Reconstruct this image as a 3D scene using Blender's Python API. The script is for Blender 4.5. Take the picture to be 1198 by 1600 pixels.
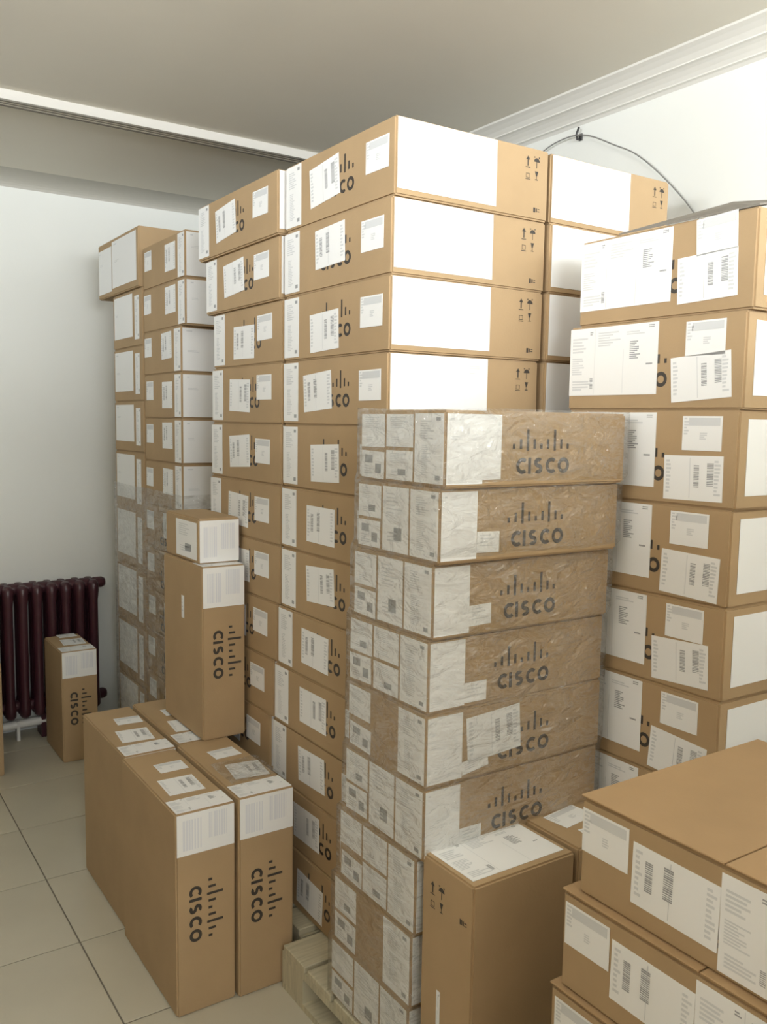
import bpy, bmesh, math, random
from mathutils import Matrix, Vector, noise
random.seed(7)
for o in list(bpy.data.objects): bpy.data.objects.remove(o)
scene = bpy.context.scene
col = scene.collection
rad = math.radians

# ------------------------------------------------------------------ camera
F_PX, YAW, PITCH, ROLL, EYE = 1375.0, rad(33.7), rad(5.89), rad(0.83), 1.6
def camera():
    f = Vector((math.sin(YAW)*math.cos(PITCH), math.cos(YAW)*math.cos(PITCH), -math.sin(PITCH)))
    r = Vector((math.cos(YAW), -math.sin(YAW), 0))
    d = f.cross(r)
    c, s = math.cos(ROLL), math.sin(ROLL)
    r2 = r*c - d*s
    d2 = r*s + d*c
    cam = bpy.data.cameras.new('camera')
    cam.sensor_fit = 'VERTICAL'; cam.sensor_height = 36; cam.lens = 36*F_PX/1600
    cam.clip_start = 0.05
    o = bpy.data.objects.new('camera', cam); col.objects.link(o)
    u = -d2; b = -f
    o.matrix_world = Matrix(((r2.x, u.x, b.x, 0), (r2.y, u.y, b.y, 0), (r2.z, u.z, b.z, EYE), (0, 0, 0, 1)))
    scene.camera = o
camera()

# ------------------------------------------------------------------ light
ROOM = dict(u0=-2.1, u1=2.41, v0=-2.2, v1=4.65, h=2.75)
WIN = dict(u0=-0.8, u1=2.2, z0=1.55, z1=2.62)          # window in the wall behind the camera
WIN2 = dict(v0=-0.6, v1=1.6, z0=1.6, z1=2.62)         # window added in the unseen left wall to brighten the -u faces
world = bpy.data.worlds.new('sky'); scene.world = world; world.use_nodes = True
world.node_tree.nodes['Background'].inputs[0].default_value = (0.86, 0.93, 1.0, 1)
world.node_tree.nodes['Background'].inputs[1].default_value = 1.0
def window_light(name, loc, rot, sx, sy, power, colour):
    l = bpy.data.lights.new(name, 'AREA'); l.shape = 'RECTANGLE'; l.size = sx; l.size_y = sy
    l.energy = power; l.color = colour
    o = bpy.data.objects.new(name, l); col.objects.link(o); o.location = loc; o.rotation_euler = rot
    return o
window_light('daylight', ((WIN['u0']+WIN['u1'])/2, ROOM['v0']-0.16, (WIN['z0']+WIN['z1'])/2), (rad(90), 0, 0),
             WIN['u1']-WIN['u0'], WIN['z1']-WIN['z0'], 330, (0.94, 0.975, 1.0))
window_light('side_fill', (ROOM['u0']-0.16, (WIN2['v0']+WIN2['v1'])/2, (WIN2['z0']+WIN2['z1'])/2), (rad(90), 0, rad(-90)),
             WIN2['v1']-WIN2['v0'], WIN2['z1']-WIN2['z0'], 215, (0.94, 0.975, 1.0))  # added fill for the faces turned to -u
scene.view_settings.view_transform = 'Standard'
scene.view_settings.look = 'None'
scene.view_settings.gamma = 1
scene.view_settings.use_curve_mapping = False
scene.view_settings.exposure = -0.05

# ------------------------------------------------------------------ materials
MATS = {}
def material(name, colour, rough=0.7, noise_amt=0.0, noise_scale=8, bump=0.0, bump_scale=120, metal=0, spec=0.5, stretch=None):
    m = bpy.data.materials.new(name); m.use_nodes = True
    nt = m.node_tree; b = nt.nodes['Principled BSDF']
    b.inputs['Roughness'].default_value = rough
    b.inputs['Metallic'].default_value = metal
    b.inputs['Specular IOR Level'].default_value = spec
    b.inputs['Base Color'].default_value = (*colour, 1)
    tc = nt.nodes.new('ShaderNodeTexCoord')
    if noise_amt:
        n = nt.nodes.new('ShaderNodeTexNoise'); n.inputs['Scale'].default_value = noise_scale; n.inputs['Detail'].default_value = 4
        src = tc.outputs['Object']
        if stretch:
            mp = nt.nodes.new('ShaderNodeMapping'); mp.inputs['Scale'].default_value = stretch
            nt.links.new(src, mp.inputs[0]); src = mp.outputs[0]
        nt.links.new(src, n.inputs['Vector'])
        r = nt.nodes.new('ShaderNodeValToRGB')
        r.color_ramp.elements[0].position = 0.3; r.color_ramp.elements[1].position = 0.7
        r.color_ramp.elements[0].color = (*[c*(1-noise_amt) for c in colour], 1)
        r.color_ramp.elements[1].color = (*[min(1, c*(1+noise_amt)) for c in colour], 1)
        nt.links.new(n.outputs['Fac'], r.inputs[0]); nt.links.new(r.outputs[0], b.inputs['Base Color'])
    if bump:
        n2 = nt.nodes.new('ShaderNodeTexNoise'); n2.inputs['Scale'].default_value = bump_scale
        nt.links.new(tc.outputs['Object'], n2.inputs['Vector'])
        bp = nt.nodes.new('ShaderNodeBump'); bp.inputs['Strength'].default_value = bump; bp.inputs['Distance'].default_value = 0.002
        nt.links.new(n2.outputs['Fac'], bp.inputs['Height']); nt.links.new(bp.outputs[0], b.inputs['Normal'])
    MATS[name] = m
    return m
material('cardboard', (0.43, 0.303, 0.17), 0.75, 0.05, 6, 0.15, 180, spec=0.3)
material('cardboard_flap', (0.40, 0.265, 0.14), 0.75, 0.05, 6, 0.15, 180, spec=0.3)
material('flap_shade', (0.22, 0.20, 0.17), 0.8)  # shade under the lifted flap put into its grey colour
material('paper', (0.86, 0.87, 0.865), 0.55, spec=0.4)
material('paper_cream', (0.80, 0.79, 0.72), 0.55, spec=0.4)
material('ink', (0.05, 0.042, 0.035), 0.6)
material('ink_grey', (0.36, 0.37, 0.38), 0.6)
material('ink_faint', (0.74, 0.76, 0.80), 0.6)
material('ink_pale', (0.66, 0.68, 0.69), 0.6)
material('wall_paint', (0.80, 0.815, 0.775), 0.7, 0.015, 2, 0.1, 60)
material('unseen_wall_dark', (0.28, 0.29, 0.27), 0.7, 0.015, 2)  # unseen walls coloured dark to cut bounced light
material('ceiling_paint', (0.74, 0.71, 0.62), 0.8, 0.02, 2)
material('cove_grey', (0.50, 0.485, 0.43), 0.8)  # cove in a darker grey than the ceiling
material('cornice_plaster', (0.74, 0.73, 0.68), 0.7)
material('trim_paint', (0.60, 0.58, 0.53), 0.5)
material('trim_groove', (0.20, 0.18, 0.15), 0.7)
material('grout', (0.20, 0.18, 0.14), 0.9)
material('floor_tile', (0.54, 0.505, 0.40), 0.28, 0.05, 3, spec=0.5)
material('radiator_paint', (0.062, 0.020, 0.027), 0.35, 0.1, 20)
material('pipe_white', (0.72, 0.72, 0.70), 0.4)
material('pallet_wood', (0.50, 0.46, 0.33), 0.8, 0.15, 9, stretch=(1, 12, 1))
material('cable_grey', (0.22, 0.22, 0.21), 0.5)
material('hook_metal', (0.05, 0.05, 0.05), 0.4)
material('frame_white', (0.8, 0.8, 0.8), 0.4)
def film_material(name, strength, haze=0.10):
    m = bpy.data.materials.new(name); m.use_nodes = True
    nt = m.node_tree; nt.nodes.clear()
    out = nt.nodes.new('ShaderNodeOutputMaterial'); mx = nt.nodes.new('ShaderNodeMixShader')
    tr = nt.nodes.new('ShaderNodeBsdfTransparent'); tr.inputs[0].default_value = (0.97, 0.97, 0.96, 1)
    gl = nt.nodes.new('ShaderNodeBsdfGlossy'); gl.inputs['Roughness'].default_value = 0.10
    tc = nt.nodes.new('ShaderNodeTexCoord'); mp = nt.nodes.new('ShaderNodeMapping'); mp.inputs['Scale'].default_value = (7, 7, 16)
    n = nt.nodes.new('ShaderNodeTexNoise'); n.inputs['Scale'].default_value = 2.2; n.inputs['Detail'].default_value = 3; n.inputs['Distortion'].default_value = 0.6
    bp = nt.nodes.new('ShaderNodeBump'); bp.inputs['Strength'].default_value = 0.9; bp.inputs['Distance'].default_value = 0.05
    lw = nt.nodes.new('ShaderNodeLayerWeight'); lw.inputs['Blend'].default_value = 0.25
    ma = nt.nodes.new('ShaderNodeMath'); ma.operation = 'MULTIPLY_ADD'; ma.inputs[1].default_value = strength; ma.inputs[2].default_value = 0.07
    L = nt.links.new
    L(tc.outputs['Object'], mp.inputs[0]); L(mp.outputs[0], n.inputs['Vector']); L(n.outputs['Fac'], bp.inputs['Height'])
    L(bp.outputs[0], gl.inputs['Normal']); L(bp.outputs[0], lw.inputs['Normal'])
    L(lw.outputs['Facing'], ma.inputs[0]); L(ma.outputs[0], mx.inputs[0]); L(tr.outputs[0], mx.inputs[1]); L(gl.outputs[0], mx.inputs[2])
    df = nt.nodes.new('ShaderNodeBsdfDiffuse'); df.inputs[0].default_value = (0.85, 0.86, 0.87, 1)
    m2 = nt.nodes.new('ShaderNodeMixShader')
    hz = nt.nodes.new('ShaderNodeMapRange'); hz.inputs['From Min'].default_value = 0.4; hz.inputs['From Max'].default_value = 0.75
    hz.inputs['To Min'].default_value = 0.015; hz.inputs['To Max'].default_value = haze
    L(n.outputs['Fac'], hz.inputs['Value']); L(hz.outputs[0], m2.inputs[0]); L(mx.outputs[0], m2.inputs[1]); L(df.outputs[0], m2.inputs[2])
    L(m2.outputs[0], out.inputs[0])
    MATS[name] = m
film_material('clear_film', 0.4)
film_material('hazy_film', 0.4, 0.26)

# ------------------------------------------------------------------ helpers
def link(name, mesh, mat, parent=None, matrix=None):
    o = bpy.data.objects.new(name, mesh); col.objects.link(o)
    if mat and not mesh.materials: mesh.materials.append(MATS[mat])
    if parent: o.parent = parent
    if matrix is not None: o.matrix_local = matrix
    return o
def mesh_of(bm, name, smooth=False):
    me = bpy.data.meshes.new(name); bm.normal_update(); bm.to_mesh(me); bm.free()
    if smooth:
        for p in me.polygons: p.use_smooth = True
    return me
def add_box(bm, x0, x1, y0, y1, z0, z1):
    vs = [bm.verts.new((x, y, z)) for z in (z0, z1) for y in (y0, y1) for x in (x0, x1)]
    for f in ((0, 2, 3, 1), (4, 5, 7, 6), (0, 1, 5, 4), (2, 6, 7, 3), (0, 4, 6, 2), (1, 3, 7, 5)):
        bm.faces.new([vs[i] for i in f])
    return vs
def bevelled(x0, x1, y0, y1, z0, z1, w, seg=2, name='box'):
    bm = bmesh.new(); add_box(bm, x0, x1, y0, y1, z0, z1)
    bmesh.ops.bevel(bm, geom=list(bm.edges), offset=w, segments=seg, affect='EDGES')
    return mesh_of(bm, name)
def plain(x0, x1, y0, y1, z0, z1, name='box'):
    bm = bmesh.new(); add_box(bm, x0, x1, y0, y1, z0, z1); return mesh_of(bm, name)
def tag(o, label, cat, group=None):
    o['label'] = label; o['category'] = cat
    if group: o['group'] = group
    return o
def struct(o): o['kind'] = 'structure'; return o
def empty(name, loc, rz=0):
    o = bpy.data.objects.new(name, None); o.empty_display_size = 0.1
    col.objects.link(o); o.location = loc; o.rotation_euler = (0, 0, rz); return o
def tube_mesh(pts, r, seg=8, name='tube', caps=True):
    bm = bmesh.new(); rings = []
    pts = [Vector(p) for p in pts]
    for i, p in enumerate(pts):
        t = (pts[min(i+1, len(pts)-1)]-pts[max(i-1, 0)]).normalized()
        a = t.cross(Vector((0, 0, 1)))
        if a.length < 1e-3: a = t.cross(Vector((1, 0, 0)))
        a.normalize(); b = t.cross(a)
        rr = r[i] if isinstance(r, (list, tuple)) else r
        rings.append([bm.verts.new(p + (a*math.cos(k*2*math.pi/seg) + b*math.sin(k*2*math.pi/seg))*rr) for k in range(seg)])
    for i in range(len(rings)-1):
        for k in range(seg):
            bm.faces.new((rings[i][k], rings[i][(k+1) % seg], rings[i+1][(k+1) % seg], rings[i+1][k]))
    if caps:
        bm.faces.new(rings[0]); bm.faces.new(rings[-1][::-1])
    bmesh.ops.recalc_face_normals(bm, faces=list(bm.faces))
    return mesh_of(bm, name, True)
def extrude_profile(prof, axis, a0, a1, name):
    """prof: list of 2-D points (closed); axis 'u' -> points are (v,z) run along u; 'v' -> (u,z) run along v"""
    bm = bmesh.new(); rings = []
    for a in (a0, a1):
        rings.append([bm.verts.new((a, p, z) if axis == 'u' else (p, a, z)) for p, z in prof])
    n = len(prof)
    for k in range(n): bm.faces.new((rings[0][k], rings[0][(k+1) % n], rings[1][(k+1) % n], rings[1][k]))
    bm.faces.new(rings[0][::-1]); bm.faces.new(rings[1])
    bmesh.ops.recalc_face_normals(bm, faces=list(bm.faces))
    return mesh_of(bm, name)

# ------------------------------------------------------------------ room shell
R = ROOM; T = 0.12
floor = struct(link('floor', plain(R['u0'], R['u1'], R['v0'], R['v1'], -0.1, -0.003, 'floor'), 'grout'))
TS = 0.4365; U_J, V_J = 0.655, 2.622; g = 0.0022
tile_cache = {}
i0 = math.floor((R['u0']-U_J)/TS); i1 = math.ceil((R['u1']-U_J)/TS)
j0 = math.floor((R['v0']-V_J)/TS); j1 = math.ceil((R['v1']-V_J)/TS)
for i in range(i0, i1):
    for j in range(j0, j1):
        a0, a1 = max(R['u0'], U_J+i*TS+g), min(R['u1'], U_J+(i+1)*TS-g)
        b0, b1 = max(R['v0'], V_J+j*TS+g), min(R['v1'], V_J+(j+1)*TS-g)
        w, d = a1-a0, b1-b0
        if w < 0.02 or d < 0.02: continue
        key = (round(w, 4), round(d, 4))
        if key not in tile_cache:
            tile_cache[key] = bevelled(-w/2, w/2, -d/2, d/2, -0.003, 0, 0.0012, 1, 'tile')
        link('tile', tile_cache[key], 'floor_tile', floor, Matrix.Translation(((a0+a1)/2, (b0+b1)/2, 0)))
struct(link('ceiling', plain(R['u0']-T, R['u1']+T, R['v0']-T, R['v1']+T, R['h'], R['h']+0.1, 'ceiling'), 'ceiling_paint'))
struct(link('wall_far', plain(R['u0']-T, R['u1']+T, R['v1'], R['v1']+T, -0.1, R['h'], 'wall_far'), 'wall_paint'))
struct(link('wall_right', plain(R['u1'], R['u1']+T, R['v0']-T, R['v1'], -0.1, R['h'], 'wall_right'), 'wall_paint'))
def wall_with_window(name, axis, w, lo, hi, at0, at1, a, b):
    bm = bmesh.new()
    for p0, p1, z0, z1 in ((lo, a, -0.1, R['h']), (b, hi, -0.1, R['h']), (a, b, -0.1, w['z0']), (a, b, w['z1'], R['h'])):
        if axis == 'u': add_box(bm, p0, p1, at0, at1, z0, z1)
        else: add_box(bm, at0, at1, p0, p1, z0, z1)
    return struct(link(name, mesh_of(bm, name), 'unseen_wall_dark'))
wall_with_window('wall_back', 'u', WIN, R['u0']-T, R['u1'], R['v0']-T, R['v0'], WIN['u0'], WIN['u1'])
wall_with_window('wall_left', 'v', WIN2, R['v0'], R['v1'], R['u0']-T, R['u0'], WIN2['v0'], WIN2['v1'])
def window_frame(n, axis, w, at, a, b):
    root = struct(empty('window_%d' % n, (0, 0, 0)))
    z0, z1 = w['z0'], w['z1']; m = (a+b)/2; t = 0.05
    def bar(nm, p0, p1, q0, q1):
        if axis == 'u': me = plain(p0, p1, at, at+0.05, q0, q1, nm)
        else: me = plain(at, at+0.05, p0, p1, q0, q1, nm)
        link(nm, me, 'frame_white', root)
    bar('frame_bar', a, a+t, z0, z1); bar('frame_bar', b-t, b, z0, z1)
    bar('frame_bar', a+t, b-t, z0, z0+t); bar('frame_bar', a+t, b-t, z1-t, z1)
    bar('mullion', m-0.025, m+0.025, z0+t, z1-t)
window_frame(1, 'u', WIN, R['v0']-0.1, WIN['u0'], WIN['u1'])
window_frame(2, 'v', WIN2, R['u0']-0.1, WIN2['v0'], WIN2['v1'])  # frame for the added left window

# cornice along the right wall, stepped plaster
h = R['h']; u1 = R['u1']
prof = [(u1, h), (u1-0.125, h), (u1-0.122, h-0.006), (u1-0.105, h-0.012), (u1-0.085, h-0.022), (u1-0.070, h-0.034), (u1-0.070, h-0.038), (u1-0.058, h-0.040),
        (u1-0.046, h-0.045), (u1-0.030, h-0.055), (u1-0.020, h-0.064), (u1-0.020, h-0.068), (u1-0.010, h-0.070), (u1, h-0.078)]
struct(link('trim_1', extrude_profile(prof, 'v', R['v0'], R['v1']-0.15, 'trim_1'), 'cornice_plaster'))
# smooth cove along the far wall
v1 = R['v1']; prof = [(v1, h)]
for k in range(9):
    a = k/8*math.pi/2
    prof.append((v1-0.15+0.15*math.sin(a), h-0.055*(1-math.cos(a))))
struct(link('trim_2', extrude_profile(prof, 'u', R['u0'], u1-0.001, 'trim_2'), 'cove_grey'))
# flat batten with grooves across the ceiling
tr = struct(empty('trim_3', (0, 0, 0)))
link('batten', plain(R['u0'], u1-0.13, 3.455, 3.475, h-0.034, h, 'batten'), 'trim_paint', tr)
link('track', plain(R['u0'], u1-0.13, 3.475, 3.555, h-0.030, h, 'track'), 'ceiling_paint', tr)
for k, (a, b) in enumerate(((3.476, 3.497), (3.510, 3.520), (3.534, 3.552))):
    link('groove', plain(R['u0'], u1-0.131, a, b, h-0.0308, h-0.0299, 'groove'), 'trim_groove', tr)

# ------------------------------------------------------------------ printed matter
def quad(bm, x0, y0, x1, y1, z=0.0):
    bm.faces.new([bm.verts.new(p) for p in ((x0, y0, z), (x1, y0, z), (x1, y1, z), (x0, y1, z))])
def arc(bm, cx, cy, r0, r1, a0, a1, n=14, sx=1, sy=1):
    prev = None
    for k in range(n+1):
        a = rad(a0 + (a1-a0)*k/n)
        p = (bm.verts.new((cx+sx*r0*math.cos(a), cy+sy*r0*math.sin(a), 0)), bm.verts.new((cx+sx*r1*math.cos(a), cy+sy*r1*math.sin(a), 0)))
        if prev: bm.faces.new((prev[0], prev[1], p[1], p[0]))
        prev = p
def fix_up(bm):
    bm.normal_update()
    for f in bm.faces:
        if f.normal.z < 0: f.normal_flip()
def logo_mesh():
    bm = bmesh.new()
    H = 0.035; st = 0.0085; ro = H/2; ri = ro-st; x = 0.014
    def C(cx): arc(bm, cx, ro, ri, ro, 48, 312, 18)
    C(x+ro); x += 0.034
    quad(bm, x, 0, x+st, H); x += st+0.010
    r1 = H/4+st/4; c = x+r1*1.05                      # S from two arcs
    arc(bm, c, H-r1, r1-st, r1, 40, 270, 12, 1.15); arc(bm, c, r1, r1-st, r1, -140, 90, 12, 1.15); x += 2.3*r1+0.008
    C(x+ro); x += 0.036
    arc(bm, x+ro, ro, ri, ro, 0, 360, 26)
    hs = (0.011, 0.021, 0.046, 0.021, 0.011, 0.021, 0.046, 0.021, 0.011)
    for k, b in enumerate(hs):
        cx = 0.006 + k*0.0198; mid = 0.050+0.013
        y0 = 0.050 if b < 0.04 else 0.046
        quad(bm, cx-0.0035, y0+0.004, cx+0.0035, y0+b+0.004)
    fix_up(bm); return mesh_of(bm, 'logo')
def icons_mesh():
    bm = bmesh.new()
    def ring(x, y, w, h_, t=0.0014):
        quad(bm, x, y, x+w, y+t); quad(bm, x, y+h_-t, x+w, y+h_); quad(bm, x, y, x+t, y+h_); quad(bm, x+w-t, y, x+w, y+h_)
    # this-way-up arrow
    quad(bm, 0.007, 0.034, 0.011, 0.052); bm.faces.new([bm.verts.new(p) for p in ((0.002, 0.050, 0), (0.016, 0.050, 0), (0.009, 0.060, 0))]); quad(bm, 0.001, 0.030, 0.017, 0.032)
    # umbrella / keep dry
    arc(bm, 0.040, 0.048, 0.0, 0.010, 0, 180, 8); quad(bm, 0.039, 0.032, 0.041, 0.048); quad(bm, 0.030, 0.058, 0.034, 0.061); quad(bm, 0.046, 0.058, 0.050, 0.061)
    # stacking box
    ring(0.003, 0.004, 0.013, 0.012); quad(bm, 0.001, 0.0, 0.018, 0.002)
    # fragile glass
    bm.faces.new([bm.verts.new(p) for p in ((0.034, 0.024, 0), (0.038, 0.012, 0), (0.042, 0.012, 0), (0.046, 0.024, 0))]); quad(bm, 0.039, 0.004, 0.041, 0.012); quad(bm, 0.035, 0.002, 0.045, 0.004)
    fix_up(bm); return mesh_of(bm, 'icons')
def mark_mesh():
    bm = bmesh.new(); quad(bm, 0, 0, 0.007, 0.012); quad(bm, 0.009, 0.001, 0.013, 0.011); quad(bm, 0.015, 0.002, 0.022, 0.004); quad(bm, 0.015, 0.008, 0.022, 0.010); fix_up(bm)
    return mesh_of(bm, 'mark')
CACHE = {}
def text_block(bm, x0, y0, x1, y1, n, rnd, fill=0.55):
    p = (y1-y0)/n
    for k in range(n):
        quad(bm, x0, y1-(k+fill)*p, x0+(x1-x0)*rnd.uniform(0.45, 1), y1-k*p)
def barcode(bm, x0, y0, x1, y1, n, rnd, vertical=False):
    a, b = (x0, x1) if vertical else (y0, y1)
    p = (b-a)/n
    for k in range(n):
        w = p*rnd.uniform(0.35, 0.85)
        if vertical: quad(bm, a+k*p, y0, a+k*p+w, y1)
        else: quad(bm, x0, a+k*p, x1, a+k*p+w)
def label_meshes(kind, w, h_, var=0):
    key = (kind, round(w, 3), round(h_, 3), var)
    if key in CACHE: return CACHE[key]
    rnd = random.Random(hash(kind) % 1 + var*13 + int(w*1000)+len(kind))
    sheet = plain(0, w, 0, h_, 0, 0.0007, kind)
    prints = []
    def pr(mat, fn):
        bm = bmesh.new(); fn(bm); fix_up(bm); me = mesh_of(bm, kind+'_print'); me.materials.append(MATS[mat]); prints.append(me)
    if kind == 'shipping_label':
        bx = 0.52 if var % 2 else 0.16
        pr('ink_grey', lambda bm: (barcode(bm, w*bx, h_*.30, w*(bx+.09), h_*.80, 15, rnd), barcode(bm, w*(bx+.22), h_*.34, w*(bx+.33), h_*.86, 15, rnd)))
        pr('ink_pale', lambda bm: (text_block(bm, w*.04, h_*.12, w*.13, h_*.9, 9, rnd), text_block(bm, w*.86, h_*.1, w*.97, h_*.9, 10, rnd), quad(bm, w*.45, h_*.05, w*.46, h_*.95)))
    elif kind == 'small_label':
        pr('ink_pale', lambda bm: (quad(bm, w*.16, h_*.72, w*.95, h_*.95), text_block(bm, w*.04, h_*.42, w*.2, h_*.95, 6, rnd), text_block(bm, w*.45, h_*.3, w*.65, h_*.52, 4, rnd)))
    elif kind == 'product_label':
        pr('ink_pale', lambda bm: (text_block(bm, w*.03, h_*.62, w*.22, h_*.86, 5, rnd), text_block(bm, w*.03, h_*.3, w*.20, h_*.56, 8, rnd), text_block(bm, w*.04, h_*.06, w*.26, h_*.22, 4, rnd),
                                      quad(bm, w*.30, h_*.02, w*.304, h_*.98), text_block(bm, w*.34, h_*.7, w*.6, h_*.92, 6, rnd), text_block(bm, w*.66, h_*.84, w*.86, h_*.9, 2, rnd),
                                      quad(bm, w*.63, h_*.02, w*.634, h_*.66)))
        pr('ink_grey', lambda bm: (text_block(bm, w*.24, h_*.88, w*.29, h_*.94, 2, rnd), text_block(bm, w*.9, h_*.92, w*.98, h_*.97, 2, rnd), text_block(bm, w*.70, h_*.50, w*.82, h_*.76, 10, rnd), text_block(bm, w*.88, h_*.4, w*.96, h_*.44, 1, rnd),
                                      barcode(bm, w*.25, h_*.1, w*.285, h_*.26, 8, rnd)))
    elif kind == 'side_label':                       # big label on the bright side, nearly all white
        pr('ink_pale', lambda bm: (text_block(bm, w*.80, h_*.82, w*.96, h_*.88, 2, rnd), text_block(bm, w*.80, h_*.74, w*.93, h_*.77, 1, rnd)))
    elif kind == 'strip_label':
        pr('ink_pale', lambda bm: (text_block(bm, w*.25, h_*.1, w*.6, h_*.55, 16, rnd, .5), text_block(bm, w*.2, h_*.62, w*.7, h_*.9, 8, rnd, .5)))
        pr('ink_grey', lambda bm: (quad(bm, w*.75, h_*.9, w*.9, h_*.95), quad(bm, w*.74, h_*.06, w*.9, h_*.12)))
    elif kind == 'cap_label':
        pr('ink_faint', lambda bm: (barcode(bm, w*.1, h_*.12, w*.45, h_*.85, 7, rnd, True), barcode(bm, w*.55, h_*.3, w*.9, h_*.92, 8, rnd, True)))
    elif kind == 'plain_label':
        pr('ink_pale', lambda bm: (text_block(bm, w*.1, h_*(.62-.1*var), w*.35, h_*(.68-.1*var), 2, rnd, .3), text_block(bm, w*.08, h_*.9, w*.2, h_*.94, 1, rnd)))
    elif kind == 'tag_label':
        pr('ink_pale', lambda bm: (text_block(bm, w*.12, h_*.2, w*.9, h_*.85, 4, rnd, .3),))
    elif kind == 'code_label':
        pr('ink_grey', lambda bm: (quad(bm, w*.15, h_*.55, w*.5, h_*.85), quad(bm, w*.62, h_*.2, w*.88, h_*.55)))
        pr('ink_pale', lambda bm: (text_block(bm, w*.12, h_*.1, w*.55, h_*.45, 4, rnd),))
    elif kind == 'sheet_label':
        pr('ink_pale', lambda bm: (text_block(bm, w*.15, h_*.55, w*.8, h_*.9, 6, rnd, .35), text_block(bm, w*.2, h_*.12, w*.7, h_*.3, 3, rnd, .4)))
        if var % 2: pr('ink_grey', lambda bm: (quad(bm, w*.45, h_*.18, w*.75, h_*.38),))
    CACHE[key] = (sheet, prints)
    return CACHE[key]
LOGO, ICONS, MARK = logo_mesh(), icons_mesh(), mark_mesh()
def face_matrix(face, dims):
    du, dv, dz = dims
    if face == 'L': return Matrix(((0, 0, -1, -du/2), (-1, 0, 0, dv/2), (0, 1, 0, 0), (0, 0, 0, 1)))      # towards -u, s runs from far to near
    if face == 'F': return Matrix(((1, 0, 0, -du/2), (0, 0, -1, -dv/2), (0, 1, 0, 0), (0, 0, 0, 1)))      # towards -v, s runs to the right
    if face == 'T': return Matrix(((1, 0, 0, -du/2), (0, 1, 0, -dv/2), (0, 0, 1, dz), (0, 0, 0, 1)))      # top, s to the right, t away
def decal(root, dims, face, kind, s, t, w=0, h_=0, rot=0, var=0):
    off = 0.0004 if kind in ('logo', 'icons', 'mark') else 0.0006
    m = face_matrix(face, dims) @ Matrix.Translation((s, t, off)) @ Matrix.Rotation(rad(rot), 4, 'Z')
    if kind == 'logo': return link('printed_logo', LOGO, 'ink', root, m)
    if kind == 'icons': return link('handling_icons', ICONS, 'ink', root, m)
    if kind == 'mark': return link('print_mark', MARK, 'ink', root, m)
    sheet, prints = label_meshes(kind, w, h_, var)
    o = link(kind, sheet, 'paper', root, m)
    for p in prints: link('print', p, None, o, Matrix.Translation((0, 0, 0.001)))['kind'] = 'stuff'
    return o
def carton(u0, u1_, v0, v1_, z0, z1, label, group, decals=(), yaw=0, cat='box', mat='cardboard', flaps=False):
    du, dv, dz = u1_-u0, v1_-v0, z1-z0-0.0006
    root = empty('cardboard_box', ((u0+u1_)/2, (v0+v1_)/2, z0+0.0003), rad(yaw))
    tag(root, label, cat, group)
    key = ('body', round(du, 3), round(dv, 3), round(dz, 4), flaps)
    if key not in CACHE:
        top = dz-0.006 if flaps else dz
        CACHE[key] = bevelled(-du/2, du/2, -dv/2, dv/2, 0, top, 0.0045, 2, 'carton_body')
    link('body', CACHE[key], mat, root)
    if flaps:
        for s in (-1, 1):
            a, b = sorted((s*0.0015, s*(dv/2+0.001)))
            link('top_flap', bevelled(-du/2-0.002, du/2+0.002, a, b, dz-0.004, dz, 0.001, 1, 'top_flap'), 'cardboard_flap', root)
    for d in decals: decal(root, (du, dv, dz), *d)
    return root
ORD = ['topmost', 'second from top', 'third from top', 'fourth from top', 'fifth from top', 'sixth from top', 'seventh from top', 'eighth from top', 'ninth from top', 'tenth from top', 'eleventh from top', 'lowest']
J = lambda a: random.uniform(-a, a)

# ------------------------------------------------------------------ tall centre stack
H = 0.182; Z0 = 0.13
def end_decals(dv, dz, seed, near=0.128):
    """labels on a -u face: strip at the far edge, shipping label over the logo, small label near the corner"""
    r = random.Random(seed)
    ds = {11: (.148, .040, 5), 12: (.185, .055, 2), 13: (.16, .016, 2), 14: (.13, .035, 4), 40: (.155, .040, 5), 41: (.155, .042, 4)}
    s0, t0, rt_ = ds.get(seed, (.155+r.uniform(-.012, .02), .036+r.uniform(-.012, .012), r.uniform(-3, 4)))
    out = [('L', 'strip_label', 0.004, 0.010, 0.088, dz-0.016, 0, 0),
           ('L', 'logo', 0.200+r.uniform(-.004, .004), 0.049),
           ('L', 'shipping_label', s0, t0, 0.155, 0.103, rt_, seed % 4),
           ('L', 'small_label', dv-near+r.uniform(-.008, .008), 0.068+r.uniform(-.008, .01), 0.102, 0.076, r.uniform(-1, 1), 0)]
    return out
def side_decals(dz):
    return [('F', 'side_label', 0.006, 0.016, 0.305, dz-0.020, 0, 0), ('F', 'icons', 0.408, dz-0.082), ('F', 'mark', 0.440, 0.02)]
tops = [Z0+H*(12-k) for k in range(13)]
mv0 = [1.770, 1.776, 1.778, 1.785, 1.787, 1.79, 1.795, 1.81, 1.835, 1.855, 1.858, 1.858]
for k in range(12):
    v0 = mv0[k]; dv = 0.553
    carton(1.2+J(.003), 1.692+J(.003), v0, v0+dv, tops[k+1], tops[k],
           'brown carton, %s in the tall centre stack with white side labels' % ORD[k], 'cartons of the tall centre stack',
           end_decals(dv, H, 11+k)+side_decals(H), J(0.25))
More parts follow.
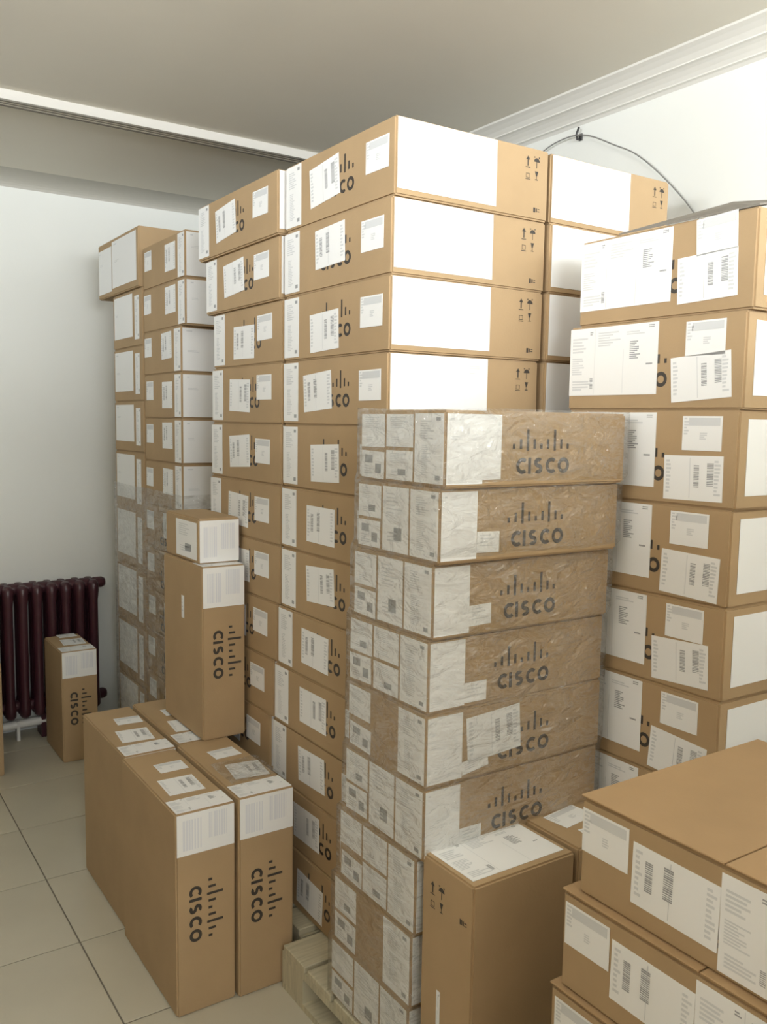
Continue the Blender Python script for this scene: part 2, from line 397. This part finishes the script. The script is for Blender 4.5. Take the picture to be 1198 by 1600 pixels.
# stack behind it to the left
lv = [(1.18, 2.340, 2.935), (1.19, 2.345, 2.895), (1.2, 2.345, 2.855), (1.2, 2.35, 2.870), (1.2, 2.352, 2.878), (1.2, 2.355, 2.89), (1.2, 2.36, 2.90), (1.2, 2.375, 2.91), (1.2, 2.40, 2.93), (1.2, 2.425, 2.95), (1.2, 2.425, 2.95), (1.2, 2.425, 2.95)]
for k in range(12):
    a, v0, v1_ = lv[k]
    carton(a, a+0.49, v0, v1_, tops[k+1], tops[k],
           'brown carton, %s in the stack directly left behind the tall centre stack' % ORD[k], 'cartons of the stack behind the centre stack',
           end_decals(v1_-v0, H, 40+k, 0.172)+[('F', 'side_label', 0.006, 0.016, 0.305, H-0.020, 0, 0)], J(0.2))
# stack to the right of it, along the right wall
for k in range(12):
    v0 = 1.772+J(.006)
    carton(1.702+J(.002), 2.182, v0, v0+0.553, tops[k+1], tops[k],
           'brown carton, %s in the stack between centre stack and bright right wall' % ORD[k], 'cartons of the stack by the right wall',
           side_decals(H), J(0.2))

# ------------------------------------------------------------------ film-wrapped stack in front
wz = [1.625, 1.465, 1.306, 1.143, 0.980, 0.816, 0.651, 0.468, 0.290, Z0]
wv = [(1.406, 1.725), (1.42, 1.735), (1.44, 1.750), (1.450, 1.765), (1.450, 1.768), (1.455, 1.778), (1.48, 1.802), (1.493, 1.827), (1.497, 1.840)]
WU0, WU1 = 1.085, 1.614
for k in range(9):
    v0, v1_ = wv[k]; z1, z0 = wz[k], wz[k+1]; dz = z1-z0; dv = v1_-v0
    r = random.Random(100+k); dec = []
    w3 = dv/3
    # far column, middle column, near column on the -u face
    if k in (4, 6): dec += [('L', 'sheet_label', 0.006, dz*0.50, w3-0.012, dz*.44, 0, k), ('L', 'code_label', 0.010, dz*0.06, w3-0.014, dz*.34, -2, 0)]
    else: dec += [('L', 'sheet_label', 0.006, dz*0.48, w3-0.012, dz*.46, 0, k), ('L', 'code_label', 0.006, dz*0.05, w3-0.014, dz*.38, r.uniform(-2, 2), 0)]
    if k in (4, 7): pass
    elif k % 3 == 0: dec += [('L', 'sheet_label', w3+0.002, dz*.5, w3-0.006, dz*.44, 0, 0), ('L', 'sheet_label', w3+0.002, dz*.05, w3-0.006, dz*.40, 0, 1)]
    else: dec += [('L', 'sheet_label', w3+0.002, dz*.05, w3-0.006, dz*.9, 0, 1)]
    dec += [('L', 'strip_label', 2*w3+0.003, dz*.05, w3-0.007, dz*.9, 0, 1)]
    # right side: white end label, logo, odd tags
    dec += [('F', 'plain_label', 0.004, dz*.05, 0.094, dz*.9, 0, k % 3), ('F', 'logo', 0.182+J(.006), 0.026)]
    if k == 4: dec += [('F', 'shipping_label', 0.115, dz*.22, 0.155, 0.103, 4, 1), ('F', 'tag_label', 0.1, 0.012, 0.075, 0.03, 8, 0)]
    elif k == 0: dec += [('F', 'side_label', 0.098, dz*.10, 0.05, dz*.85, 0, 0)]
    else: dec += [('F', 'tag_label', 0.098, dz*.08+J(.01), 0.062, 0.045, J(2), 0)]
    carton(WU0, WU1, v0, v1_, z0, z1, 'brown carton, %s in the low stack wrapped in clear film' % (ORD[k] if k < 8 else 'lowest'),
           'cartons in clear stretch film', dec, J(0.3))
def film_wrap(name, levels, label, amp=0.004, nper=46, seed=0, mat='clear_film'):
    """closed sleeve of thin film; levels = [(z, u0, u1, v0, v1)] from top down"""
    bm = bmesh.new(); rings = []
    zs = []
    for (a, b) in zip(levels[:-1], levels[1:]):
        n = max(1, int((a[0]-b[0])/0.03))
        for k in range(n): zs.append([a[q]+(b[q]-a[q])*k/n for q in range(5)])
    zs.append(levels[-1])
    for (z, a0, a1, b0, b1) in zs:
        pts = []
        def side(p, q, nx, ny):
            L = math.hypot(q[0]-p[0], q[1]-p[1]); n = nper if L > 0.4 else nper//2
            for k in range(n):
                t = k/n; x = p[0]+(q[0]-p[0])*t; y = p[1]+(q[1]-p[1])*t
                d = abs(noise.noise((x*7+seed, y*7, z*26)))*amp*1.6 + abs(noise.noise((x*22, y*22+seed, z*60)))*amp*0.6
                d *= min(1, 6*min(t, 1-t)+0.15)
                pts.append(bm.verts.new((x+nx*d, y+ny*d, z+0.004*noise.noise((x*5, y*5, z*3+seed)))))
        side((a0, b0), (a1, b0), 0, -1); side((a1, b0), (a1, b1), 1, 0); side((a1, b1), (a0, b1), 0, 0); side((a0, b1), (a0, b0), -1, 0)
        rings.append(pts)
    n = len(rings[0])
    for i in range(len(rings)-1):
        for k in range(n): bm.faces.new((rings[i][k], rings[i+1][k], rings[i+1][(k+1) % n], rings[i][(k+1) % n]))
    bmesh.ops.recalc_face_normals(bm, faces=list(bm.faces))
    o = link(name, mesh_of(bm, name, True), mat)
    tag(o, label, 'film'); return o
e = 0.006; lv_ = []
for k in range(9):
    a, b = wv[k]
    for z in ((wz[k], wz[k+1]+0.02) if k < 8 else (wz[k], wz[k+1]+0.006)):
        lv_.append((z+(0.004 if k == 0 and z == wz[0] else 0), WU0-e, WU1+e, a-e, b+e))
film_wrap('stretch_film', lv_, 'clear stretch film wrapped around the low stack of cartons in front', 0.004, 46, 3)

# ------------------------------------------------------------------ stack on the right with barcode labels
rz = [2.050, 1.843, 1.635, 1.420, 1.205, 0.995, 0.780, 0.570, 0.360, Z0]
rv = [(1.122, 1.612), (1.134, 1.64), (1.14, 1.635), (1.146, 1.636), (1.147, 1.638), (1.15, 1.64), (1.15, 1.64), (1.15, 1.64), (1.15, 1.64)]
for k in range(9):
    v0, v1_ = rv[k]; z1, z0 = rz[k], rz[k+1]; dz = z1-z0; dv = v1_-v0; r = random.Random(300+k)
    dec = [('L', 'product_label', 0.004, 0.036, 0.275, dz-0.042, 0, 0), ('L', 'logo', 0.137, 0.052)]
    if k == 0: dec += [('L', 'small_label', dv-0.146, dz-0.082, 0.102, 0.078, 3, 0), ('L', 'shipping_label', dv-0.192, 0.026, 0.152, 0.101, 2, 1)]
    else: dec += [('L', 'small_label', dv-0.150+r.uniform(-.008, .008), dz-0.090, 0.102, 0.076, 0, 0),
                  ('L', 'shipping_label', dv-0.190+r.uniform(-.005, .01), 0.010+(0.006 if k == 1 else 0.002), 0.155, 0.100, (4, 4, 1, -2, 3, -4, 0, 0, 0)[k], 1)]
    dec += [('F', 'side_label', 0.03, 0.03, 0.30, dz-0.05, 0, 1)]
    carton(1.66, 2.16, v0, v1_, z0, z1, 'brown carton, %s in the right stack with shipping and product labels' % (ORD[k] if k < 8 else 'lowest'),
           'cartons of the right stack', dec, J(0.2))
# loose top flap of the highest right-hand carton, held a little open
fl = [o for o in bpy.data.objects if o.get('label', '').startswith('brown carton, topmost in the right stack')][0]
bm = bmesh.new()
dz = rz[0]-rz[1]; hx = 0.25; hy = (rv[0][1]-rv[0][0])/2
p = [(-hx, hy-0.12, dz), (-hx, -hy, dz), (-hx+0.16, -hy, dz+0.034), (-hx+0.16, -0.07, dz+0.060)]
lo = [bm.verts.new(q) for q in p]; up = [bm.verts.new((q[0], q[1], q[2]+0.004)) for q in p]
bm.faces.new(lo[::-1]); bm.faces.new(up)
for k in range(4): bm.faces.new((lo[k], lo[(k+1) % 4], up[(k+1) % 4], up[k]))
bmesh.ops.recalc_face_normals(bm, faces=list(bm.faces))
link('top_flap', mesh_of(bm, 'top_flap'), 'flap_shade', fl)

# ------------------------------------------------------------------ dark low stack in the bottom right corner
nz = [0.970, 0.795, 0.615, 0.440, 0.265, 0.09]; nv1 = [1.014, 1.038, 1.053, 1.055, 1.055]; nu0 = [1.095, 1.082, 1.075, 1.075, 1.075]
for k in range(5):
    z1, z0 = nz[k], nz[k+1]; dz = z1-z0; r = random.Random(500+k); dv = 0.56
    dec = [('L', 'small_label', 0.004+.004*k, dz-0.098, 0.100, 0.076, 0, 0), ('L', 'shipping_label', 0.112, dz-0.140, 0.162, 0.103, -1, 2),
           ('L', 'product_label', 0.276, 0.008, 0.272, dz-0.024, 0, 0), ('L', 'logo', 0.2, 0.04)]
    carton(nu0[k], nu0[k]+0.5, nv1[k]-dv, nv1[k], z0, z1, 'brown carton, %s in the shaded low stack at the bottom right corner' % (ORD[k] if k < 4 else 'lowest'),
           'cartons of the bottom right stack', dec, 0, flaps=True)

# ------------------------------------------------------------------ cartons standing on end
def upright(u0, u1_, v0, v1_, z0, z1, label, seed, cap=0.118, logo=True, extra=(), yaw=0):
    du, dv, dz = u1_-u0, v1_-v0, z1-z0; r = random.Random(seed)
    dec = [('F', 'cap_label', 0.003, dz-cap, du-0.006, cap-0.004, 0, 0), ('T', 'strip_label', 0.004+0.0, 0.088, 0.084, du-0.008, -90, 0)]
    # strip on top along the front edge, shipping label, small label
    dec[1] = ('T', 'product_label', 0.004, 0.004, du-0.008, 0.084, 0, 0)
    dec += [('T', 'shipping_label', du*.22+r.uniform(-.01, .01), 0.105+r.uniform(0, .02), 0.103, 0.115, r.uniform(-8, 0), 1), ('T', 'small_label', du*.40+r.uniform(-.01, .01), 0.275+r.uniform(0, .02), 0.085, 0.07, r.uniform(-5, 5), 0)]
    if logo: dec.append(('F', 'logo', 0.036, dz*0.655, 0, 0, -90))
    dec += list(extra)
    return carton(u0, u1_, v0, v1_, z0, z1, label, 'cartons standing on end', dec, yaw)
TOP = 0.572
upright(0.780, 0.948, 2.128, 2.585, 0, TOP-0.004, 'upright carton with vertical black logo, front left of the four on the tiles', 1)
upright(0.955, 1.122, 2.118, 2.585, 0, TOP+0.004, 'upright carton with vertical black logo and plastic pouch, front right of the four', 2)
upright(0.792, 0.958, 2.598, 3.065, 0, TOP-0.006, 'upright carton, back left of the four standing together on the tiles', 3)
upright(0.966, 1.134, 2.600, 3.065, 0, TOP, 'upright carton, back right of the four, under the raised carton', 4)
upright(1.036, 1.182, 2.570, 2.915, TOP+0.004, 1.138, 'tall upright carton standing on top of the four floor cartons', 5, cap=0.132,
        extra=[('L', 'tag_label', 0.17, 0.37, 0.022, 0.075, 0, 0)])
upright(0.966, 1.127, 4.09, 4.42, 0, 0.525, 'small upright carton on the floor in front of the maroon radiator', 6, cap=0.125)
carton(1.046, 1.186, 2.62, 2.915, 1.139, 1.285, 'small carton with white end label lying atop the raised upright carton', 'cartons standing on end',
       [('F', 'cap_label', 0.003, 0.004, 0.134, 0.134, 0, 0), ('L', 'sheet_label', 0.10, 0.01, 0.18, 0.12, 0, 1)])
carton(1.09, 1.374, 1.288, 1.462, Z0, 0.672, 'upright carton with white top label in front of the film-wrapped stack', 'cartons standing on end',
       [('T', 'product_label', 0.014, 0.020, 0.255, 0.148, 0, 0), ('L', 'icons', 0.030, 0.435), ('L', 'mark', 0.132, 0.445), ('L', 'strip_label', 0.06, 0.16, 0.012, 0.1, 0, 0)])
carton(1.384, 1.64, 1.286, 1.460, Z0, 0.676, 'upright carton half hidden between wrapped stack and bottom right stack', 'cartons standing on end',
       [('T', 'small_label', 0.05, 0.085, 0.11, 0.07, 8, 0), ('T', 'shipping_label', 0.06, 0.006, 0.12, 0.06, -4, 1)])
carton(0.25, 0.708, 4.08, 4.42, 0, 0.515, 'carton cut off by the left picture edge beside the radiator', 'cartons standing on end', [])
# clear document pouch on the front right upright carton
bm = bmesh.new(); nx, ny = 14, 12; g_ = []
for j in range(ny+1):
    row = []
    for i in range(nx+1):
        x, y = i/nx, j/ny
        z = 0.003+0.012*abs(noise.noise((x*4, y*4, 3)))*(1 if 0.05 < x < 0.95 else 0.4)
        row.append(bm.verts.new((0.975+0.15*x, 2.21+0.16*y, TOP+0.006+z)))
    g_.append(row)
for j in range(ny):
    for i in range(nx): bm.faces.new((g_[j][i], g_[j][i+1], g_[j+1][i+1], g_[j+1][i]))
pouch = link('document_pouch', mesh_of(bm, 'document_pouch', True), 'clear_film')
tag(pouch, 'crumpled clear plastic pouch over the label of the front right upright carton', 'plastic pouch')

# ------------------------------------------------------------------ far stacks at the radiator wall
cz = [2.308, 2.132, 1.955, 1.778, 1.599, 1.420, 1.236, 1.052, 0.868, 0.684, 0.500, 0.315, Z0]
for k in range(12):
    z1, z0 = cz[k], cz[k+1]; dz = z1-z0; v0 = 3.247 if k < 2 else 3.295; v1_ = 3.728; dv = v1_-v0; r = random.Random(700+k)
    dec = [('L', 'strip_label', dv-0.072, 0.006, 0.068, dz-0.014, 0, 0), ('L', 'shipping_label', dv-0.215, 0.05+r.uniform(-.01, .01), 0.115, 0.105, r.uniform(-1, 3), 0),
           ('L', 'small_label', 0.018+r.uniform(-.01, .01), 0.075, 0.085, 0.078, 0, 0), ('F', 'plain_label', 0.006, 0.006, 0.20, dz-0.014, 0, k % 3)]
    if k > 5: dec += [('L', 'logo', 0.16, 0.02)]
    carton(1.25, 1.75, v0, v1_, z0, z1, 'carton with white end labels, %s in the far stack behind the centre stacks' % ORD[k], 'cartons of the far stack', dec, J(.15))
dzs = [2.405, 2.154, 1.908, 1.672, 1.448, 1.190, 0.925, 0.660, 0.395, Z0]
for k in range(9):
    z1, z0 = dzs[k], dzs[k+1]; dz = z1-z0; v1_ = 4.33 if k == 0 else 4.155; r = random.Random(800+k); dv = v1_-3.742
    u0 = 1.236 if k == 0 else 1.25
    if k == 0: dec = [('L', 'plain_label', 0.01, 0.02, 0.20, dz-0.05, 0, 0), ('L', 'plain_label', 0.22, 0.03, 0.34, dz-0.045, 0, 1)]
    else: dec = [('L', 'plain_label', 0.02, 0.045, 0.26, dz-0.06, 0, k % 3), ('L', 'strip_label', 0.31, 0.03, 0.06, dz-0.06, 0, 0)]
    carton(u0, 1.75, 3.742, v1_, z0, z1, 'carton with large white labels, %s in the farthest stack beside the radiator' % (ORD[k] if k < 8 else 'lowest'), 'cartons of the farthest stack', dec, J(.15))
film_wrap('stretch_film', [(1.30, 1.243, 1.757, 3.288, 4.163), (0.9, 1.243, 1.757, 3.288, 4.163), (0.5, 1.243, 1.757, 3.288, 4.163), (0.15, 1.243, 1.757, 3.288, 4.163)],
          'wrinkled clear film around the lower half of the far stacks', 0.010, 60, 9, 'hazy_film')

# ------------------------------------------------------------------ pallets
def pallet(u0, u1_, v0, v1_, top, label):
    root = empty('pallet', ((u0+u1_)/2, (v0+v1_)/2, 0)); tag(root, label, 'pallet', 'wooden pallets')
    w, d = u1_-u0, v1_-v0; t = 0.02
    n = max(3, int(d/0.125)); p = d/n
    me = bevelled(-w/2, w/2, -p/2+0.008, p/2-0.008, top-t, top, 0.002, 1, 'deck_board')
    for k in range(n): link('deck_board', me, 'pallet_wood', root, Matrix.Translation((0, -d/2+p*(k+.5), 0)))
    bl = plain(-0.045, 0.045, -0.06, 0.06, 0.018, top-2*t, 'block')
    st = plain(-0.045, 0.045, -d/2, d/2, top-2*t, top-t, 'stringer'); bb = plain(-0.045, 0.045, -d/2, d/2, 0, 0.018, 'bottom_board')
    for x in (-w/2+0.046, 0, w/2-0.046):
        link('stringer_board', st, 'pallet_wood', root, Matrix.Translation((x, 0, 0))); link('bottom_board', bb, 'pallet_wood', root, Matrix.Translation((x, 0, 0)))
        for y in (-d/2+0.06, 0, d/2-0.06): link('block', bl, 'pallet_wood', root, Matrix.Translation((x, y, 0)))
pallet(1.078, 1.652, 1.27, 2.10, Z0, 'pale wooden pallet under the centre and film-wrapped stacks')
pallet(1.664, 2.2, 1.10, 2.35, Z0, 'wooden pallet hidden under the right stack along the wall')
pallet(1.150, 1.655, 2.125, 3.02, Z0, 'wooden pallet under the stack left behind the centre stack')
pallet(1.22, 1.80, 3.22, 4.30, Z0, 'wooden pallet under the far stacks beside the radiator')
pallet(1.07, 1.60, 0.46, 1.06, 0.09, 'wooden pallet hidden under the bottom right stack')

# ------------------------------------------------------------------ radiator
rt = empty('radiator', (0.87, 4.54, 0)); tag(rt, 'maroon cast-iron column radiator against the far wall', 'radiator')
def section_mesh():
    bm = bmesh.new()
    z0, z1 = 0.12, 0.765
    def column(y, r):
        prof = [(z0-0.005, r*.6), (z0+0.01, r), (z0+0.05, r*1.02), (z0+0.09, r*.86), (z1-0.09, r*.86), (z1-0.04, r*1.05), (z1-0.005, r), (z1+0.012, r*.6)]
        rings = [[bm.verts.new((rr*math.cos(a*math.pi/6)*0.95, y+rr*math.sin(a*math.pi/6)*1.25, z)) for a in range(12)] for z, rr in prof]
        for i in range(len(rings)-1):
            for k in range(12): bm.faces.new((rings[i][k], rings[i][(k+1) % 12], rings[i+1][(k+1) % 12], rings[i+1][k]))
        bm.faces.new(rings[0][::-1]); bm.faces.new(rings[-1])
    for y in (-0.045, 0.0, 0.045): column(y, 0.028)
    # bridges joining the columns at top and bottom
    for zc in (z1-0.03, z0+0.04): add_box(bm, -0.020, 0.020, -0.06, 0.06, zc-0.03, zc+0.03)
    bmesh.ops.recalc_face_normals(bm, faces=list(bm.faces))
    return mesh_of(bm, 'section', True)
sec = section_mesh()
hub = tube_mesh([(-0.036, 0, 0), (-0.020, 0, 0), (0.020, 0, 0), (0.036, 0, 0)], [0.020, 0.028, 0.028, 0.020], 12, 'hub')
SP = 0.068
for k in range(-6, 6):
    s_ = link('section', sec, 'radiator_paint', rt, Matrix.Translation((0.015+k*SP, 0, 0)))
    link('hub', hub, 'radiator_paint', s_, Matrix.Translation((0.034, -0.005, 0.755))); 
    link('hub', hub, 'radiator_paint', s_, Matrix.Translation((0.034, 0, 0.165)))
link('valve', tube_mesh([(0.36, 0, 0.755), (0.385, 0, 0.755), (0.40, 0, 0.752), (0.43, 0, 0.752)], [0.022, 0.022, 0.010, 0.008], 10, 'valve'), 'radiator_paint', rt)
for x in (-0.30, 0.10): link('foot', bevelled(x-0.012, x+0.012, -0.05, 0.05, 0, 0.125, 0.003, 1, 'foot'), 'radiator_paint', rt)
pp = tube_mesh([(-0.9, -0.03, 0.075), (-0.2, -0.03, 0.075), (0.16, -0.03, 0.085), (0.20, -0.03, 0.09)], 0.022, 10, 'pipe')
pr_ = link('pipe', pp, 'pipe_white', rt)
for x in (-0.85, -0.02): link('pipe_clip', bevelled(x-0.008, x+0.008, -0.05, -0.01, 0.0, 0.10, 0.002, 1, 'clip'), 'pipe_white', pr_)

# ------------------------------------------------------------------ unseen cartons added behind and beside the camera to shade the low room
for a, b, rows, st_, nm in ((1.25, -0.50, 4, 0.475, 'right of the camera'), (0.20, -1.12, 4, 0.49, 'right behind the camera'), (0.83, -1.12, 4, 0.49, 'a step behind the camera'),
                           (1.46, -1.12, 4, 0.49, 'behind the camera by the right wall'), (-0.86, -1.12, 4, 0.49, 'left behind the camera'),
                           (-1.34, -0.55, 4, 0.52, 'to the left of the camera'), (-1.34, 0.10, 4, 0.52, 'beside the added left window'), (-1.34, 0.75, 4, 0.52, 'left ahead of the camera'),
                           (-1.34, 1.40, 4, 0.52, 'farther left ahead of the camera'), (-1.34, 2.05, 4, 0.52, 'farthest left ahead of the camera')):
    for k in range(rows):
        carton(a, a+0.62, b, b+0.62, st_*(rows-1-k), st_*(rows-k), 'added light-blocking carton, %s of a stack %s' % (('topmost', 'second', 'third', 'lowest')[k], nm), 'added light blockers outside the picture', [], 0)

# ------------------------------------------------------------------ wall hook and cable
hk = empty('wall_hook', (2.41, 2.362, 2.63)); tag(hk, 'small black hook on the right wall under the cornice', 'hook')
link('plate', bevelled(-0.006, 0, -0.008, 0.008, -0.012, 0.012, 0.001, 1, 'plate'), 'hook_metal', hk)
link('prong', tube_mesh([(-0.004, 0, -0.006), (-0.020, 0, -0.010), (-0.024, 0, 0.006), (-0.020, -0.006, 0.030)], 0.0045, 8, 'prong'), 'hook_metal', hk)
pts = [(2.396, 2.75, 2.52), (2.396, 2.62, 2.59), (2.392, 2.52, 2.625), (2.388, 2.44, 2.636), (2.386, 2.362, 2.633), (2.388, 2.29, 2.612), (2.390, 2.19, 2.56), (2.392, 2.09, 2.505), (2.394, 1.98, 2.412), (2.396, 1.86, 2.285), (2.397, 1.75, 2.13), (2.398, 1.66, 1.95)]
def smooth(pts, n=6):
    P_ = [Vector(p) for p in pts]; out = []
    for i in range(len(P_)-1):
        a, b, c, d = P_[max(i-1, 0)], P_[i], P_[i+1], P_[min(i+2, len(P_)-1)]
        for k in range(n):
            t = k/n; out.append(0.5*((2*b)+(c-a)*t+(2*a-5*b+4*c-d)*t*t+(3*b-a-3*c+d)*t**3))
    out.append(P_[-1]); return out
tag(link('cable', tube_mesh(smooth(pts), 0.0024, 6, 'cable'), 'cable_grey'), 'thin grey cable hanging over the hook on the right wall', 'cable')
bpy.context.view_layer.update()
